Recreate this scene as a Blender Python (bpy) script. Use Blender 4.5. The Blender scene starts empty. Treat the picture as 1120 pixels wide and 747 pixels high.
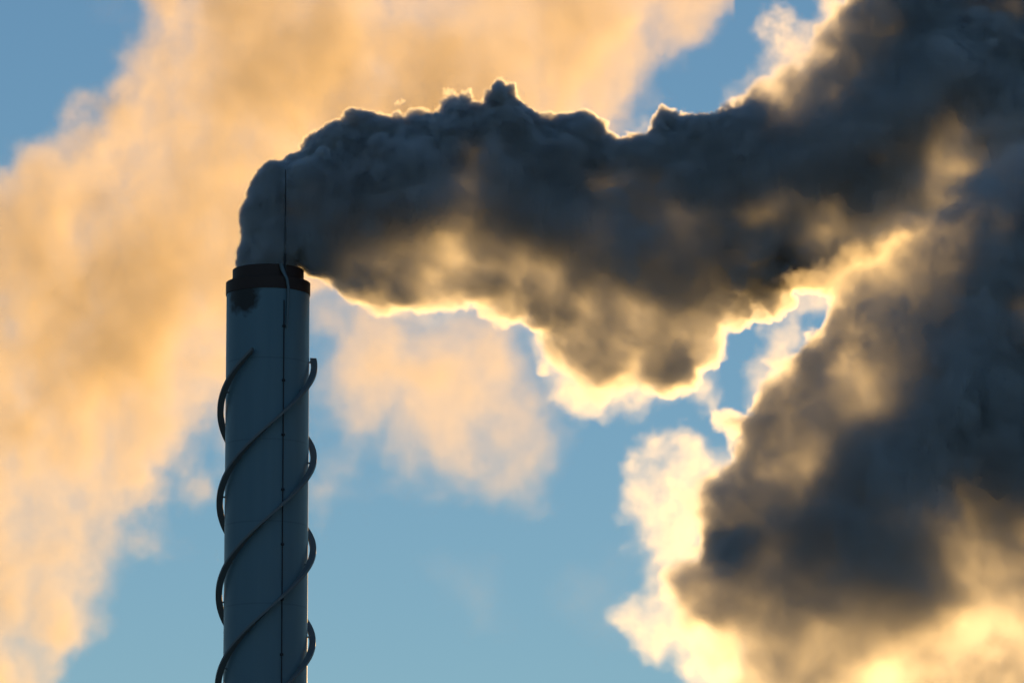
import bpy, bmesh, math, random
import numpy as np
from mathutils import Vector, Matrix

R = math.radians
scene = bpy.context.scene
COL = scene.collection

# ------------------------------------------------------------------ camera, sky, sun, exposure
PW, PH = 1120.0, 747.0               # photograph size, used only to read positions off it
HFOV = R(9.5)
FPX = PW / 2 / math.tan(HFOV / 2)
PITCH = R(10.84)
EYE = Vector((0, 0, 1.7))
cam_d = bpy.data.cameras.new('camera')
cam = bpy.data.objects.new('camera', cam_d)
COL.objects.link(cam)
cam.location = EYE
cam.rotation_euler = (R(90) + PITCH, 0, 0)
cam_d.sensor_width = 36
cam_d.angle = HFOV
cam_d.clip_start = 0.5
cam_d.clip_end = 20000
scene.camera = cam

SUN_EL, SUN_AZ = R(6.0), R(6.0)      # azimuth measured from +Y towards +X
SUN_DIR = Vector((math.sin(SUN_AZ) * math.cos(SUN_EL), math.cos(SUN_AZ) * math.cos(SUN_EL), math.sin(SUN_EL)))
world = bpy.data.worlds.new('World')
scene.world = world
world.use_nodes = True
wn = world.node_tree
for n in list(wn.nodes):
    wn.nodes.remove(n)
sky = wn.nodes.new('ShaderNodeTexSky')
sky.sky_type = 'NISHITA'
sky.sun_disc = False
sky.sun_elevation = SUN_EL
sky.sun_rotation = SUN_AZ
sky.altitude = 100
sky.air_density = 1.0
sky.dust_density = 0.0
sky.ozone_density = 3.0
bg = wn.nodes.new('ShaderNodeBackground')
bg.inputs['Strength'].default_value = 0.108
wo = wn.nodes.new('ShaderNodeOutputWorld')
wn.links.new(sky.outputs[0], bg.inputs[0])
wn.links.new(bg.outputs[0], wo.inputs[0])

sun_d = bpy.data.lights.new('sun', 'SUN')
sun = bpy.data.objects.new('sun', sun_d)
COL.objects.link(sun)
sun_d.energy = 2.6
sun_d.angle = R(0.5)
sun_d.color = (1.0, 0.55, 0.165)
sun.rotation_mode = 'QUATERNION'
sun.rotation_quaternion = SUN_DIR.to_track_quat('Z', 'Y')
sun.location = SUN_DIR * 300 + Vector((0, 0, 60))

scene.view_settings.view_transform = 'Standard'
scene.view_settings.look = 'None'
scene.view_settings.exposure = 0.0
scene.view_settings.gamma = 1.0
scene.view_settings.use_curve_mapping = False
scene.render.engine = 'CYCLES'
cy = scene.cycles
cy.use_denoising = True
cy.max_bounces = 12
cy.volume_bounces = 5
cy.volume_step_rate = 2.0
cy.transparent_max_bounces = 64
cy.volume_max_steps = 512
cy.use_adaptive_sampling = True
cy.adaptive_threshold = 0.025
cy.adaptive_min_samples = 16

# ------------------------------------------------------------------ helpers
def at(px, py, Y):
    """World point seen at photo pixel (px, py) at distance Y along the ground."""
    u, v = (px - PW / 2) / FPX, (PH / 2 - py) / FPX
    d = Vector((u, math.cos(PITCH) - v * math.sin(PITCH), math.sin(PITCH) + v * math.cos(PITCH)))
    return EYE + d * (Y / d.y)

VOX = 0.10

def principled(name):
    m = bpy.data.materials.new(name)
    m.use_nodes = True
    return m, m.node_tree, m.node_tree.nodes['Principled BSDF']

def surface(name, colour, rough, metal=0.0):
    m, nt, p = principled(name)
    p.inputs['Base Color'].default_value = (*colour, 1)
    p.inputs['Roughness'].default_value = rough
    p.inputs['Metallic'].default_value = metal
    if rough > 0.95:
        p.inputs['Specular IOR Level'].default_value = 0
    return m

def mesh_object(name, bm, mat, parent=None, smooth=True):
    me = bpy.data.meshes.new(name)
    bmesh.ops.recalc_face_normals(bm, faces=bm.faces[:])
    bm.to_mesh(me)
    bm.free()
    me.materials.append(mat)
    if smooth:
        me.polygons.foreach_set('use_smooth', [True] * len(me.polygons))
        me.set_sharp_from_angle(angle=R(35))
    o = bpy.data.objects.new(name, me)
    COL.objects.link(o)
    o.parent = parent
    return o

def lathe(bm, prof, seg=128, closed=False):
    rings = []
    for r, z in prof:
        rings.append([bm.verts.new((r * math.sin(2 * math.pi * k / seg), -r * math.cos(2 * math.pi * k / seg), z)) for k in range(seg)])
    pairs = list(zip(rings, rings[1:])) + ([(rings[-1], rings[0])] if closed else [])
    for a, b in pairs:
        for k in range(seg):
            bm.faces.new((a[k], a[(k + 1) % seg], b[(k + 1) % seg], b[k]))

def tube_along(bm, pts, radii, seg=10):
    rings = []
    n = len(pts)
    pts = [Vector(p) for p in pts]
    for i, p in enumerate(pts):
        t = (pts[min(i + 1, n - 1)] - pts[max(i - 1, 0)]).normalized()
        u = t.cross(Vector((1, 0, 0)))
        if u.length < 0.1:
            u = t.cross(Vector((0, 1, 0)))
        u.normalize()
        w = t.cross(u)
        rings.append([bm.verts.new(p + (u * math.cos(2 * math.pi * k / seg) + w * math.sin(2 * math.pi * k / seg)) * radii[i]) for k in range(seg)])
    for a, b in zip(rings, rings[1:]):
        for k in range(seg):
            bm.faces.new((a[k], a[(k + 1) % seg], b[(k + 1) % seg], b[k]))
    bm.faces.new(rings[0][::-1])
    bm.faces.new(rings[-1])

# ------------------------------------------------------------------ the ground
gm, gnt, gp = principled('dry_grass')
gno = gnt.nodes.new('ShaderNodeTexNoise')
gno.inputs['Scale'].default_value = 0.05
gno.inputs['Detail'].default_value = 8
gtc = gnt.nodes.new('ShaderNodeTexCoord')
gr = gnt.nodes.new('ShaderNodeValToRGB')
gr.color_ramp.elements[0].color = (0.05, 0.06, 0.03, 1)
gr.color_ramp.elements[1].color = (0.12, 0.11, 0.07, 1)
gnt.links.new(gtc.outputs['Object'], gno.inputs['Vector'])
gnt.links.new(gno.outputs[0], gr.inputs[0])
gnt.links.new(gr.outputs[0], gp.inputs['Base Color'])
gp.inputs['Roughness'].default_value = 1.0
bm = bmesh.new()
bmesh.ops.create_circle(bm, cap_ends=True, segments=96, radius=9000)
ground = mesh_object('ground', bm, gm, smooth=False)
ground['kind'] = 'structure'

# ------------------------------------------------------------------ the chimney
CY = 290.0
top = at(293.4, 296, CY)
CX, ZT = top.x, top.z
MZ = (at(293.4, 396, CY).z - at(293.4, 296, CY).z) / -100.0      # metres of height per photo pixel
MX = (at(393.4, 296, CY).x - top.x) / 100.0
RS = 45.4 * MX
def zpx(py): return ZT - (py - 296) * MZ

chimney = bpy.data.objects.new('chimney', None)
COL.objects.link(chimney)
chimney.location = (CX, CY, 0)
chimney['label'] = 'tall pale steel chimney with dark rim and spiral strakes, smoke pouring from its top'
chimney['category'] = 'chimney'

def shell_paint():
    m, nt, p = principled('chimney_paint')
    N, L = nt.nodes, nt.links
    tc = N.new('ShaderNodeTexCoord')
    sep = N.new('ShaderNodeSeparateXYZ')
    L.new(tc.outputs['Object'], sep.inputs[0])
    def math_(op, a, b=None, clamp=False):
        n = N.new('ShaderNodeMath')
        n.operation = op
        n.use_clamp = clamp
        for s_, v_ in zip(n.inputs, (a, b)):
            if isinstance(v_, bpy.types.NodeSocket):
                L.new(v_, s_)
            elif v_ is not None:
                s_.default_value = v_
        return n.outputs[0]
    def noise(scale, detail, vec=None):
        n = N.new('ShaderNodeTexNoise')
        n.inputs['Scale'].default_value = scale
        n.inputs['Detail'].default_value = detail
        L.new(vec if vec else tc.outputs['Object'], n.inputs['Vector'])
        return n.outputs[0]
    def mix(f, a, b):
        n = N.new('ShaderNodeMix')
        n.data_type = 'RGBA'
        L.new(f, n.inputs[0])
        for i, v_ in ((6, a), (7, b)):
            if isinstance(v_, bpy.types.NodeSocket):
                L.new(v_, n.inputs[i])
            else:
                n.inputs[i].default_value = (*v_, 1)
        return n.outputs[2]
    # weathered blue-grey paint: long vertical streaks
    mp = N.new('ShaderNodeMapping')
    mp.inputs['Scale'].default_value = (1.6, 1.6, 0.08)
    L.new(tc.outputs['Object'], mp.inputs[0])
    streak = noise(1.5, 6, mp.outputs[0])
    col = mix(streak, (0.118, 0.222, 0.295), (0.158, 0.270, 0.345))
    # weld seams round the shell
    zz = math_('SUBTRACT', zpx(487), sep.outputs[2])
    fr = math_('ABSOLUTE', math_('SUBTRACT', math_('FRACT', math_('ADD', math_('DIVIDE', zz, 88 * MZ), 0.5)), 0.5))
    seam = math_('LESS_THAN', fr, 0.009)
    col = mix(math_('MULTIPLY', seam, 0.2), col, (0.05, 0.07, 0.085))
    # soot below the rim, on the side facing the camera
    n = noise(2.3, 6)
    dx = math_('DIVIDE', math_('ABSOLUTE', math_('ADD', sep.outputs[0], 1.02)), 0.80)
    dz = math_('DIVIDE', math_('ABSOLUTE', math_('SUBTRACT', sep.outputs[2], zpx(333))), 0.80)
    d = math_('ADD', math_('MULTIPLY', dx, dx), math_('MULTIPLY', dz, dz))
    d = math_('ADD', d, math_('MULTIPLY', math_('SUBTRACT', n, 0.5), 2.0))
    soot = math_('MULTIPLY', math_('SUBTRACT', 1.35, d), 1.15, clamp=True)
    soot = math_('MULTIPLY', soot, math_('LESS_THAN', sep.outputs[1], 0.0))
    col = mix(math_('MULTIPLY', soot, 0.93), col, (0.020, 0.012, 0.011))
    L.new(col, p.inputs['Base Color'])
    p.inputs['Roughness'].default_value = 0.4
    p.inputs['Specular IOR Level'].default_value = 0.3
    return m

rim_mat = surface('rusty_rim', (0.038, 0.016, 0.014), 0.6)
strake_mat = surface('strake_steel', (0.16, 0.19, 0.215), 0.5)
pipe_mat = surface('conduit_steel', (0.13, 0.19, 0.23), 0.45)
cable_mat = surface('cable_black', (0.02, 0.025, 0.035), 0.6)

bm = bmesh.new()
lathe(bm, [(RS, 0.0), (RS, zpx(323)), (RS - 0.06, zpx(323)), (RS - 0.06, 0.0)], closed=True)
mesh_object('shell', bm, shell_paint(), chimney)
bm = bmesh.new()
RR_ = RS + 0.035
lathe(bm, [(RR_, zpx(323.4)), (RR_, zpx(310.5)), (RR_ - 0.03, zpx(310)), (1.5, zpx(310)), (1.5, zpx(323.4))], closed=True)
mesh_object('cap_ring', bm, rim_mat, chimney)
bm = bmesh.new()
RF = 39.0 * MX
lathe(bm, [(RF, zpx(310) + 0.002), (RF, zpx(296.4)), (RF - 0.02, zpx(296)), (RF - 0.10, zpx(296)), (RF - 0.10, zpx(345)), (RF - 0.13, zpx(345)), (RF - 0.13, zpx(310) + .002)][:5] + [(RF - 0.10, zpx(310) + 0.002)], closed=True)
mesh_object('flue', bm, rim_mat, chimney)
bm = bmesh.new()
lathe(bm, [(0.001, 0.0), (3.6, 0.0), (3.6, 0.9), (3.5, 1.0), (RS + 0.01, 1.0), (RS + 0.01, 0.4), (0.001, 0.4)], closed=True)
mesh_object('base', bm, surface('concrete', (0.30, 0.29, 0.27), 0.9), chimney)

PITCH_M = 297 * MZ
ZE = zpx(391)
def on_shell(th, r, z): return Vector((r * math.sin(th), -r * math.cos(th), z))
bm = bmesh.new()
c = [bm.verts.new(on_shell(a, r, h)) for h in (-0.035, 0.035) for r in (RS - 0.01, RS + 0.11) for a in (-0.03, 0.03)]
for f in ((0, 1, 3, 2), (4, 6, 7, 5), (0, 4, 5, 1), (2, 3, 7, 6), (0, 2, 6, 4), (1, 5, 7, 3)):
    bm.faces.new([c[i] for i in f])
tmp = mesh_object('bracket', bm, strake_mat, None, smooth=False)
bracket_me = tmp.data
bpy.data.objects.remove(tmp)
for th0 in (-16, 104, 224):
    bm = bmesh.new()
    prev = None
    z, n = ZE, 0
    R0, R1, TH = RS + 0.085, RS + 9.0 * MX, 0.075
    stop = 12.0
    steps = int((ZE - stop) / PITCH_M * 72)
    for k in range(steps + 1):
        z = ZE - k * PITCH_M / 72
        th = R(th0 - k * 5)
        ring = [bm.verts.new(on_shell(th, r, z + h)) for r, h in ((R0, -TH), (R1, -TH), (R1, TH), (R0, TH))]
        if prev:
            for i in range(4):
                bm.faces.new((prev[i], prev[(i + 1) % 4], ring[(i + 1) % 4], ring[i]))
        else:
            bm.faces.new(ring)
        prev = ring
    bm.faces.new(prev[::-1])
    strake = mesh_object('strake', bm, strake_mat, chimney)
    for k in range(1, steps, 9):
        o = bpy.data.objects.new('bracket', bracket_me)
        COL.objects.link(o)
        o.parent = strake
        o.location = (0, 0, ZE - k * PITCH_M / 72)
        o.rotation_euler = (0, 0, R(th0 - k * 5))

# lightning rod, its conduit over the rim, the cable and its clamps
TH_R = math.asin(19.2 * MX / RF)
b0 = on_shell(TH_R, RF + 0.03, 0)
bm = bmesh.new()
# the rod stands just outside the flue, so its pixels sit a little higher than the axis'
up = 0.196 * RF * math.cos(TH_R)
zr = lambda py: zpx(py) - up
tube_along(bm, [(b0.x, b0.y, z_) for z_ in (zr(302), zr(250), zr(249), zr(215), zr(186))], [0.065, 0.06, 0.036, 0.03, 0.022], 8)
mesh_object('lightning_rod', bm, cable_mat, chimney)
bm = bmesh.new()
path = []
for t in range(13):
    a = t / 12
    th = math.asin((17.0 + 5.5 * a ** 0.8) * MX / RS)
    r = RF + 0.06 + (RS + 0.10 - RF - 0.06) * min(1, max(0, (a - 0.15) / 0.5)) ** 1.3
    path.append(on_shell(th, r, zr(289) - a * 27 * MZ))
path += [on_shell(math.asin(22.5 * MX / RS), RS + 0.10, zr(330)), on_shell(math.asin(21.5 * MX / RS), RS + 0.08, zr(360))]
tube_along(bm, path, [0.105, 0.105, 0.1, 0.095, 0.09, 0.085, 0.08, 0.075] + [0.07] * 5 + [0.065, 0.045], 12)
mesh_object('conduit', bm, pipe_mat, chimney)
THC = math.asin(18.9 * MX / RS)
bm = bmesh.new()
pb = [on_shell(THC, RS + 0.035, z_) for z_ in (zr(330), 1.2)]
tube_along(bm, pb, [0.028, 0.028], 8)
mesh_object('cable', bm, cable_mat, chimney)
zc = zr(358)
while zc > 2:
    bm = bmesh.new()
    bmesh.ops.create_cube(bm, size=1, matrix=Matrix.Translation(on_shell(THC, RS + 0.035, zc)) @ Matrix.Rotation(THC, 4, 'Z') @ Matrix.Diagonal((0.15, 0.12, 0.12, 1)))
    bmesh.ops.bevel(bm, geom=bm.edges[:], offset=0.02, segments=1, affect='EDGES')
    mesh_object('clamp', bm, cable_mat, chimney, smooth=False)
    zc -= 58.8 * MZ

# ------------------------------------------------------------------ smoke: a density field built round outlines of real size and depth
def inside_dist(poly, X, Z):
    """Signed distance (metres, positive inside) of grid points to a closed polygon."""
    n = len(poly)
    best = np.full(X.shape, 1e9)
    inside = np.zeros(X.shape, bool)
    for i in range(n):
        ax, az = poly[i]
        bx, bz = poly[(i + 1) % n]
        dx, dz = bx - ax, bz - az
        t = np.clip(((X - ax) * dx + (Z - az) * dz) / max(dx * dx + dz * dz, 1e-9), 0, 1)
        best = np.minimum(best, (X - ax - t * dx) ** 2 + (Z - az - t * dz) ** 2)
        if az != bz:
            cross = ((az > Z) != (bz > Z)) & (X < (bx - ax) * (Z - az) / (bz - az) + ax)
            inside ^= cross
    d = np.sqrt(best)
    return np.where(inside, d, -d)

def local_radius(s, X, Z, cap):
    """Radius of the largest disc inside the outline that covers each point, carried outwards."""
    pts = np.stack([X.ravel(), Z.ravel()], 1)
    sv = np.minimum(s.ravel(), cap)
    out = np.zeros(len(pts))
    src = np.nonzero(sv > 0.2)[0]
    for k in range(0, len(pts), 400):
        p = pts[k:k + 400]
        d2 = ((p[:, None, :] - pts[None, src, :]) ** 2).sum(2)
        w = np.exp(-d2 / (2 * (0.8 * sv[src][None, :] + 0.8) ** 2))
        w /= 1e-30 + w.sum(1, keepdims=True)
        out[k:k + 400] = (w * sv[src][None, :]).sum(1)
    r = np.maximum(out.reshape(s.shape), 1.0)
    return np.maximum(r, np.minimum(s, cap))

class G:
    """Small expression builder for a geometry node tree."""
    def __init__(self, name):
        self.t = bpy.data.node_groups.new(name, 'GeometryNodeTree')
        self.t.interface.new_socket('Geometry', in_out='INPUT', socket_type='NodeSocketGeometry')
        self.t.interface.new_socket('Geometry', in_out='OUTPUT', socket_type='NodeSocketGeometry')
        self.i = self.t.nodes.new('NodeGroupInput')
        self.o = self.t.nodes.new('NodeGroupOutput')
    def node(self, kind, **kw):
        n = self.t.nodes.new(kind)
        for k, v in kw.items():
            setattr(n, k, v)
        return n
    def put(self, sock, v):
        if isinstance(v, bpy.types.NodeSocket):
            self.t.links.new(v, sock)
        elif v is not None:
            sock.default_value = v
    def m(self, op, a, b=None, c=None, clamp=False):
        n = self.node('ShaderNodeMath', operation=op, use_clamp=clamp)
        for s, v in zip(n.inputs, (a, b, c)):
            self.put(s, v)
        return n.outputs[0]
    def v(self, op, a, b=None, scale=None):
        n = self.node('ShaderNodeVectorMath', operation=op)
        self.put(n.inputs[0], a)
        self.put(n.inputs[1], b)
        if scale is not None:
            self.put(n.inputs['Scale'], scale)
        return n.outputs['Value'] if op in ('LENGTH', 'DOT_PRODUCT') else n.outputs['Vector']
    def add(self, a, b): return self.m('ADD', a, b)
    def sub(self, a, b): return self.m('SUBTRACT', a, b)
    def mul(self, a, b): return self.m('MULTIPLY', a, b)
    def xyz(self, a):
        n = self.node('ShaderNodeSeparateXYZ')
        self.put(n.inputs[0], a)
        return n.outputs
    def vec(self, x, y, z):
        n = self.node('ShaderNodeCombineXYZ')
        for s, q in zip(n.inputs, (x, y, z)):
            self.put(s, q)
        return n.outputs[0]
    def noise(self, p, scale, detail=4.0, rough=0.5, color=False):
        n = self.node('ShaderNodeTexNoise')
        self.put(n.inputs['Vector'], p)
        n.inputs['Scale'].default_value = scale
        n.inputs['Detail'].default_value = detail
        n.inputs['Roughness'].default_value = rough
        return n.outputs[1 if color else 0]
    def cells(self, p, scale, detail=0.0, rough=0.5, lac=2.1, smooth=None):
        n = self.node('ShaderNodeTexVoronoi', feature='F1' if smooth is None else 'SMOOTH_F1', normalize=False)
        self.put(n.inputs['Vector'], p)
        n.inputs['Scale'].default_value = scale
        n.inputs['Detail'].default_value = detail
        n.inputs['Roughness'].default_value = rough
        n.inputs['Lacunarity'].default_value = lac
        if smooth is not None:
            n.inputs['Smoothness'].default_value = smooth
        return n.outputs['Distance']
    def ramp(self, x, lo, hi):
        n = self.node('ShaderNodeMapRange', interpolation_type='SMOOTHSTEP')
        for k, q in zip(('Value', 'From Min', 'From Max'), (x, lo, hi)):
            self.put(n.inputs[k], q)
        return n.outputs[0]
    def maps(self, img, p, bounds):
        """Read a field map (three numbers per point) at the x, z of p."""
        x0, x1, z0, z1 = bounds
        x, y, z = self.xyz(p)
        u = self.m('DIVIDE', self.sub(x, x0), x1 - x0)
        w = self.m('DIVIDE', self.sub(z, z0), z1 - z0)
        n = self.node('GeometryNodeImageTexture', interpolation='Cubic', extension='EXTEND')
        n.inputs['Image'].default_value = img
        self.put(n.inputs['Vector'], self.vec(u, w, 0.0))
        return self.xyz(n.outputs['Color'])

def smoke_material(name, density, colour, aniso, broad):
    m = bpy.data.materials.new(name)
    m.use_nodes = True
    nt = m.node_tree
    for n in list(nt.nodes):
        nt.nodes.remove(n)
    out = nt.nodes.new('ShaderNodeOutputMaterial')
    add = nt.nodes.new('ShaderNodeAddShader')
    # droplets scatter mostly forwards, with a broad weaker lobe in all directions
    for i, (share, g_) in enumerate(((1 - broad, aniso), (broad, -0.1))):
        pv = nt.nodes.new('ShaderNodeVolumePrincipled')
        pv.inputs['Density'].default_value = density * share
        pv.inputs['Color'].default_value = (*colour, 1)
        pv.inputs['Anisotropy'].default_value = g_
        nt.links.new(pv.outputs[0], add.inputs[i])
    nt.links.new(add.outputs[0], out.inputs['Volume'])
    return m

def field_maps(name, outlines, Y, cell, caps, box):
    """Signed distance and radius of three outlines over the plume's middle plane. box = pixel bounds."""
    a, b = at(box[0], box[3], Y), at(box[2], box[1], Y)
    x0, x1, z0, z1 = a.x, b.x, a.z, b.z
    nx, nz = int((x1 - x0) / cell), int((z1 - z0) / cell)
    xs = x0 + (np.arange(nx) + 0.5) / nx * (x1 - x0)
    zs = z0 + (np.arange(nz) + 0.5) / nz * (z1 - z0)
    X, Z = np.meshgrid(xs, zs)
    S, RR = [], []
    for polys, cap in zip(outlines, caps):
        s = np.full(X.shape, -1e9)
        for p in polys:
            w = [at(px, py, Y) for px, py in p]
            d = inside_dist([(q.x, q.z) for q in w], X, Z)
            s = np.minimum(s, -d) if p is B_HOLE else np.maximum(s, d)
        S.append(s)
        RR.append(local_radius(s, X, Z, cap))
    out = []
    for nm, arr in (('distance', S), ('radius', RR)):
        im = bpy.data.images.new(name + '_' + nm, nx, nz, float_buffer=True, is_data=True)
        px = np.ones((nz, nx, 4), np.float32)
        px[:, :, :3] = np.stack(arr, 2)
        im.pixels.foreach_set(px.ravel())
        im.update()
        im.pack()
        out.append(im)
    return out[0], out[1], (x0, x1, z0, z1)

def tube(g, s, r, y):
    """Distance inside a body whose cross-section is as deep as it is wide."""
    q = g.sub(r, g.m('MINIMUM', s, r))
    return g.sub(r, g.m('SQRT', g.add(g.mul(q, q), g.mul(y, y))))

def volume_cube(g, dens, bounds, half_depth, voxel):
    vc = g.node('GeometryNodeVolumeCube')
    x0, x1, z0, z1 = bounds
    g.put(vc.inputs['Density'], dens)
    vc.inputs['Min'].default_value = (x0, -half_depth, z0)
    vc.inputs['Max'].default_value = (x1, half_depth, z1)
    vc.inputs['Resolution X'].default_value = int((x1 - x0) / voxel)
    vc.inputs['Resolution Y'].default_value = int(2 * half_depth / voxel)
    vc.inputs['Resolution Z'].default_value = int((z1 - z0) / voxel)
    return vc.outputs[0]

def smoke_volume(name, maps, Y, half_depth, voxel, recipe, mat):
    d = bpy.data.volumes.new(name)
    o = bpy.data.objects.new(name, d)
    COL.objects.link(o)
    o.location = (0, Y, 0)
    d.materials.append(mat)
    g = G(name + '_field')
    pos = g.node('GeometryNodeInputPosition').outputs[0]
    vol = volume_cube(g, recipe(g, pos, maps), maps[2], half_depth, voxel)
    sm = g.node('GeometryNodeSetMaterial')
    g.put(sm.inputs[0], vol)
    sm.inputs['Material'].default_value = mat
    g.put(g.o.inputs[0], sm.outputs[0])
    o.modifiers.new('density', 'NODES').node_group = g.t
    return o

A_OUT = [(264,316),(262,306),(252,293),(244,280),(246,254),(258,234),(268,210),(285,185),(300,172),(330,158),(352,142),(385,130),(405,116),(440,118),(470,118),(490,92),(510,92),(527,103),(545,93),(565,95),(585,113),(605,125),(640,126),(660,132),(680,140),(690,118),(720,122),(745,110),(775,108),(790,85),(815,78),(832,50),(835,8),(855,2),(870,20),(885,15),(895,-40),(1180,-40),(1180,254),(1125,286),(1085,270),(1050,300),(1002,290),(978,312),(940,300),(912,326),(866,318),(840,320),(810,330),(797,347),(788,368),(784,400),(787,436),(768,446),(740,438),(700,452),(665,455),(640,440),(610,430),(590,400),(575,375),(545,350),(510,345),(480,355),(450,350),(420,350),(400,342),(380,318),(355,314),(340,318),(331,293),(324,306),(322,316)]
A_BODY = [(264,316),(262,300),(258,290),(262,262),(267,240),(273,212),(290,186),(330,162),(355,146),(390,132),(408,119),(440,121),(470,122),(490,96),(515,97),(527,107),(545,97),(566,99),(587,118),(610,130),(640,133),(665,148),(690,150),(715,133),(750,124),(790,110),(828,98),(858,68),(895,45),(922,5),(932,-40),(1180,-40),(1180,240),(1125,272),(1085,255),(1050,285),(1000,272),(975,298),(938,285),(910,312),(868,302),(848,330),(820,318),(783,350),(775,400),(752,420),(703,425),(660,418),(620,390),(590,360),(560,338),(520,330),(470,335),(420,332),(390,322),(362,308),(338,304),(329,292),(324,300),(322,316)]
A_CORE = [(268,312),(266,285),(265,240),(290,195),(340,170),(400,135),(480,130),(510,105),(560,100),(590,130),(640,145),(700,160),(740,150),(820,130),(880,110),(940,80),(980,0),(990,-40),(1180,-40),(1180,170),(1080,190),(1010,215),(920,240),(850,280),(800,280),(740,290),(700,250),(640,270),(600,270),(540,250),(500,230),(430,240),(390,255),(340,272),(318,290),(316,312)]

B_OUT = [(862,305),(842,322),(828,350),(822,400),(808,440),(796,468),(768,478),(735,465),(715,480),(705,500),(690,520),(682,545),(690,570),(680,590),(695,610),(685,640),(668,665),(675,690),(700,690),(715,715),(740,747),(740,820),(1190,820),(1190,50),(1120,85),(1060,120),(1020,140),(985,185),(945,225),(905,265)]
B_BODY = [(935,285),(918,320),(902,358),(872,385),(848,412),(838,425),(811,446),(806,480),(791,507),(770,530),(745,540),(750,565),(768,592),(745,605),(727,618),(722,650),(745,678),(772,690),(758,715),(775,745),(790,820),(1190,820),(1190,110),(1120,150),(1060,170),(1025,215),(985,240)]
B_HOLE = [(874,342),(890,338),(897,352),(884,364)]
B_CORE = [(1190,175),(1120,200),(1060,235),(1010,290),(965,350),(925,420),(885,490),(850,535),(805,570),(785,595),(800,620),(840,615),(880,590),(910,575),(950,590),(990,620),(1030,610),(1070,570),(1190,545)]
W_OUT = [[(600,640),(640,585),(690,590),(710,690),(690,750),(640,720)],[(435,650),(500,600),(560,600),(560,680),(510,700)],[(55,30),(75,-20),(150,-20),(120,40),(80,50)]]
C_OUT = [(-80,215),(0,190),(20,200),(50,165),(100,130),(140,70),(165,30),(180,-60),(810,-60),(775,10),(738,45),(715,90),(660,200),(560,300),(440,300),(340,300),(300,380),(250,440),(215,470),(190,520),(150,580),(110,620),(90,680),(40,720),(30,800),(-80,800)]
D_OUT = [(325,300),(580,320),(612,375),(612,420),(635,480),(612,530),(565,560),(520,570),(470,535),(440,548),(400,548),(420,505),(372,535),(345,490),(325,430)]

def dark_fields(g, pos, maps, warp):
    half = (0.5, 0.5, 0.5)
    n1 = g.v('SUBTRACT', g.noise(pos, 0.25, 5, 0.6, True), half)
    # the smoke leaves the flue smooth and roughens as it drifts away
    calm = g.ramp(g.v('LENGTH', g.v('SUBTRACT', pos, (CX, 0.0, ZT))), 0.8, 5.0)
    calm = g.add(0.12, g.mul(calm, 0.88))
    p = g.v('ADD', pos, g.v('SCALE', n1, scale=g.mul(calm, warp)))
    n3 = g.v('SUBTRACT', g.noise(pos, 0.7, 4, 0.6, True), half)
    p = g.v('ADD', p, g.v('SCALE', n3, scale=g.mul(calm, warp * 0.4)))
    # and leans a little away from the camera as it climbs
    y = g.sub(g.xyz(p)[1], g.mul(g.ramp(g.v('LENGTH', g.v('SUBTRACT', pos, (CX, 0.0, ZT))), 0.5, 6.0), 1.6))
    s1, s2, s3 = g.maps(maps[0], p, maps[2])
    r1, r2, r3 = g.maps(maps[1], p, maps[2])
    e1, e2, e3 = tube(g, s1, r1, y), tube(g, s2, r2, y), tube(g, s3, r3, y)
    n2 = g.v('SUBTRACT', g.noise(pos, 1.0, 3, 0.5, True), half)
    pc = g.v('ADD', pos, g.v('SCALE', n2, scale=0.6))
    b = g.mul(g.sub(0.95, g.cells(pc, 0.31, 5.0, 0.52, 2.1)), g.add(0.3, g.mul(calm, 0.7)))
    fold = g.ramp(g.noise(g.v('ADD', pos, (31.0, 7.0, 3.0)), 0.2, 7, 0.6), 0.38, 0.62)
    fold = g.m('MAXIMUM', fold, g.mul(g.sub(1.0, calm), 1.1))
    return s1, s2, s3, e1, e2, e3, b, calm, fold

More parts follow.
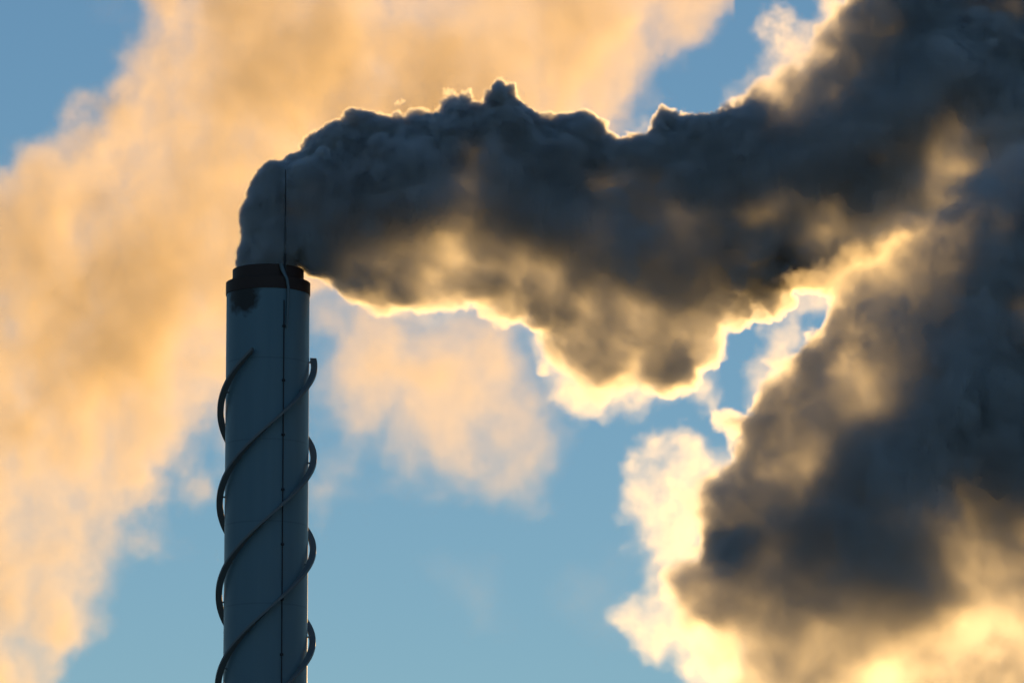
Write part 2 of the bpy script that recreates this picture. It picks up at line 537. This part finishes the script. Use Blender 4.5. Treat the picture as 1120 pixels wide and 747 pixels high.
def recipe_dark(g, pos, maps, k1=0.2, k2=2.3, k3=0.8, least=0.95, seep=0.5, warp=2.4):
    s1, s2, s3, e1, e2, e3, b, calm, fold = dark_fields(g, pos, maps, warp)
    w = g.sub(g.noise(pos, 0.45, 8, 0.66), 0.5)
    v = g.ramp(g.noise(g.v('ADD', pos, (5.0, 50.0, 9.0)), 1.1, 6, 0.66), 0.36, 0.62)
    # how ragged the rim is: crisp where the smoke is fresh and dense, torn where it thins out
    torn = g.ramp(g.sub(s1, s2), 0.3, 2.0)
    fray = g.add(0.15, g.mul(torn, 0.85))
    d1 = g.ramp(g.add(g.add(e1, g.mul(torn, 0.1)), g.mul(fray, g.add(g.mul(g.mul(w, calm), 5.5), g.mul(b, .6)))), 0.0, 0.6)
    d1 = g.mul(g.mul(d1, g.mul(k1, g.add(0.08, g.mul(torn, 0.92)))), g.mul(g.add(0.15, g.mul(g.ramp(w, -0.12, 0.16), 1.3)), g.add(0.15, g.mul(v, 1.5))))
    if isinstance(least, tuple):
        lo, hi, p0, p1 = least
        rise = g.ramp(g.xyz(pos)[2], at(560, p0, 272).z, at(560, p1, 272).z)
        least = g.add(lo, g.mul(rise, hi - lo))
    gap = g.m('MAXIMUM', g.sub(s2, s3), 0.6)
    kk = g.m('MAXIMUM', g.m('MINIMUM', g.m('DIVIDE', k2, gap), 4.0), least)
    kin = g.ramp(s2, 0.6, 2.0)
    kk = g.add(kk, g.mul(kin, g.sub(g.m('MINIMUM', kk, 1.9), kk)))
    kk = g.add(kk, g.mul(g.mul(g.sub(1.0, g.ramp(gap, 0.8, 1.7)), g.sub(1.0, kin)), 3.0))
    deep = g.mul(g.m('MAXIMUM', torn, kin), g.sub(1.0, g.mul(torn, 0.45)))
    kk = g.mul(kk, g.add(g.sub(0.8, g.mul(deep, seep)), g.mul(fold, 1.0)))
    body = g.ramp(g.add(e2, g.mul(g.add(0.8, g.mul(torn, 0.2)), g.add(g.sub(g.mul(calm, 0.52), 0.07), g.add(g.mul(b, 2.0), g.mul(w, 1.4))))), 0.0, g.add(0.16, g.mul(torn, 0.7)))
    d2 = g.mul(body, kk)
    d3 = g.mul(g.mul(body, g.ramp(g.add(e3, g.mul(b, 1.5)), -2.0, 2.0)), g.mul(g.add(0.1, g.mul(fold, 0.9)), k3))
    return g.add(g.add(d1, d2), d3)

def core_mesh(name, maps, Y, half_depth, voxel, level, mat, warp):
    """The opaque heart of a plume: the surface where the smoke is thickest, as a mesh of its own."""
    g = G(name + '_surface')
    pos = g.node('GeometryNodeInputPosition').outputs[0]
    s1, s2, s3, e1, e2, e3, b, calm, fold = dark_fields(g, pos, maps, warp)
    f = g.m('MAXIMUM', g.add(g.add(e3, g.add(g.mul(b, 1.2), g.mul(g.sub(fold, 1.0), 4.0))), 10.0), 0.0)
    vol = volume_cube(g, f, maps[2], half_depth, voxel)
    vm = g.node('GeometryNodeVolumeToMesh')
    g.put(vm.inputs['Volume'], vol)
    vm.inputs['Threshold'].default_value = level + 10.0
    g.put(g.o.inputs[0], vm.outputs[0])
    tmp = bpy.data.objects.new('tmp', bpy.data.meshes.new('tmp'))
    COL.objects.link(tmp)
    tmp.modifiers.new('m', 'NODES').node_group = g.t
    dg = bpy.context.evaluated_depsgraph_get()
    me = bpy.data.meshes.new_from_object(tmp.evaluated_get(dg))
    bpy.data.objects.remove(tmp)
    bm = bmesh.new()
    bm.from_mesh(me)
    left, best = set(bm.verts), []
    while left:                                  # keep the largest connected piece
        stack = [left.pop()]
        piece = []
        while stack:
            q = stack.pop()
            piece.append(q)
            for e in q.link_edges:
                u = e.other_vert(q)
                if u in left:
                    left.discard(u)
                    stack.append(u)
        if len(piece) > len(best):
            best = piece
    keep = set(best)
    bmesh.ops.delete(bm, geom=[q for q in bm.verts if q not in keep], context='VERTS')
    bm.to_mesh(me)
    bm.free()
    me.materials.clear()
    me.materials.append(mat)
    me.polygons.foreach_set('use_smooth', [True] * len(me.polygons))
    o = bpy.data.objects.new(name, me)
    COL.objects.link(o)
    o.location = (0, Y, 0)
    print(name, len(me.vertices))
    return o

def recipe_pale(g, pos, maps):
    n1 = g.v('SUBTRACT', g.noise(pos, 0.08, 4, 0.55, True), (0.5, 0.5, 0.5))
    p = g.v('ADD', pos, g.v('SCALE', n1, scale=9.0))
    y = g.xyz(p)[1]
    s1, s2, s3 = g.maps(maps[0], p, maps[2])
    r1, r2, r3 = g.maps(maps[1], p, maps[2])
    e1, e2, e3 = tube(g, s1, r1, y), tube(g, s2, r2, y), tube(g, s3, r3, y)
    w = g.sub(g.noise(pos, 0.15, 9, 0.68), 0.5)
    wisp = g.ramp(g.noise(g.v('MULTIPLY', p, (0.16, 0.16, 0.09)), 1.0, 10, 0.68), 0.38, 0.60)
    d1 = g.mul(g.ramp(g.add(e1, g.add(g.mul(w, 15.0), 0.6)), 0.0, 2.2), 0.12)
    d2 = g.mul(g.ramp(g.add(e2, g.add(g.mul(w, 14.0), 0.6)), 0.0, 3.5), 0.09)
    d3 = g.mul(g.ramp(g.add(e3, g.mul(w, 9.0)), 0.0, 4.0), 0.022)
    return g.mul(g.m('MAXIMUM', g.m('MAXIMUM', d1, d2), d3), g.add(0.12, g.mul(wisp, 1.6)))

dark = smoke_material('dark_smoke', 1.0, (0.82, 0.845, 0.88), 0.8, 0.36)
pale = smoke_material('pale_steam', 1.0, (0.96, 0.88, 0.69), 0.65, 0.12)
heart = surface('smoke_heart', (0.50, 0.60, 0.74), 1.0)
mA = field_maps('smoke_plume', ([A_OUT], [A_BODY], [A_CORE]), 290, 0.4, (7, 6, 5), (225, -60, 1180, 480))
mB = field_maps('smoke_bank', ([B_OUT, B_HOLE], [B_BODY], [B_CORE]), 272, 0.4, (8, 7, 5), (630, 10, 1190, 820))
mC = field_maps('steam_cloud', ([C_OUT], [D_OUT], W_OUT), 380, 1.0, (14, 8, 8), (-90, -70, 800, 810))

def smoke(name, maps, Y, half_depth, voxel, recipe, label, category, warp=2.4):
    """A plume: its opaque heart, with the veil of thinner smoke round it as a part."""
    o = core_mesh(name, maps, Y, half_depth, 0.3, 0.6, heart, warp)
    o['label'] = label
    o['category'] = category
    return o, (maps, Y, half_depth, voxel, recipe)

plumes = [
    smoke('smoke_plume', mA, 290, 8.0, VOX, recipe_dark,
          'dark navy and brown smoke plume blown sideways from the chimney mouth', 'smoke'),
    smoke('smoke_bank', mB, 272, 8.5, VOX * 1.1,
          lambda *a: recipe_dark(*a, k1=0.09, k2=2.0, least=(0.46, 0.85, 710, 520), k3=0.5, seep=0.45, warp=3.4),
          'broad dark grey bank of smoke with a glowing ragged edge, below the sideways plume', 'smoke', 3.4)]
for o, args in plumes:
    v = smoke_volume('veil', *args, dark)
    v.parent = o
    v.location = (0, 0, 0)
cloud = smoke_volume('steam_cloud', mC, 380, 18, 0.25, recipe_pale, pale)
cloud['label'] = 'pale peach steam cloud drifting across the sky behind the chimney'
cloud['category'] = 'steam cloud'
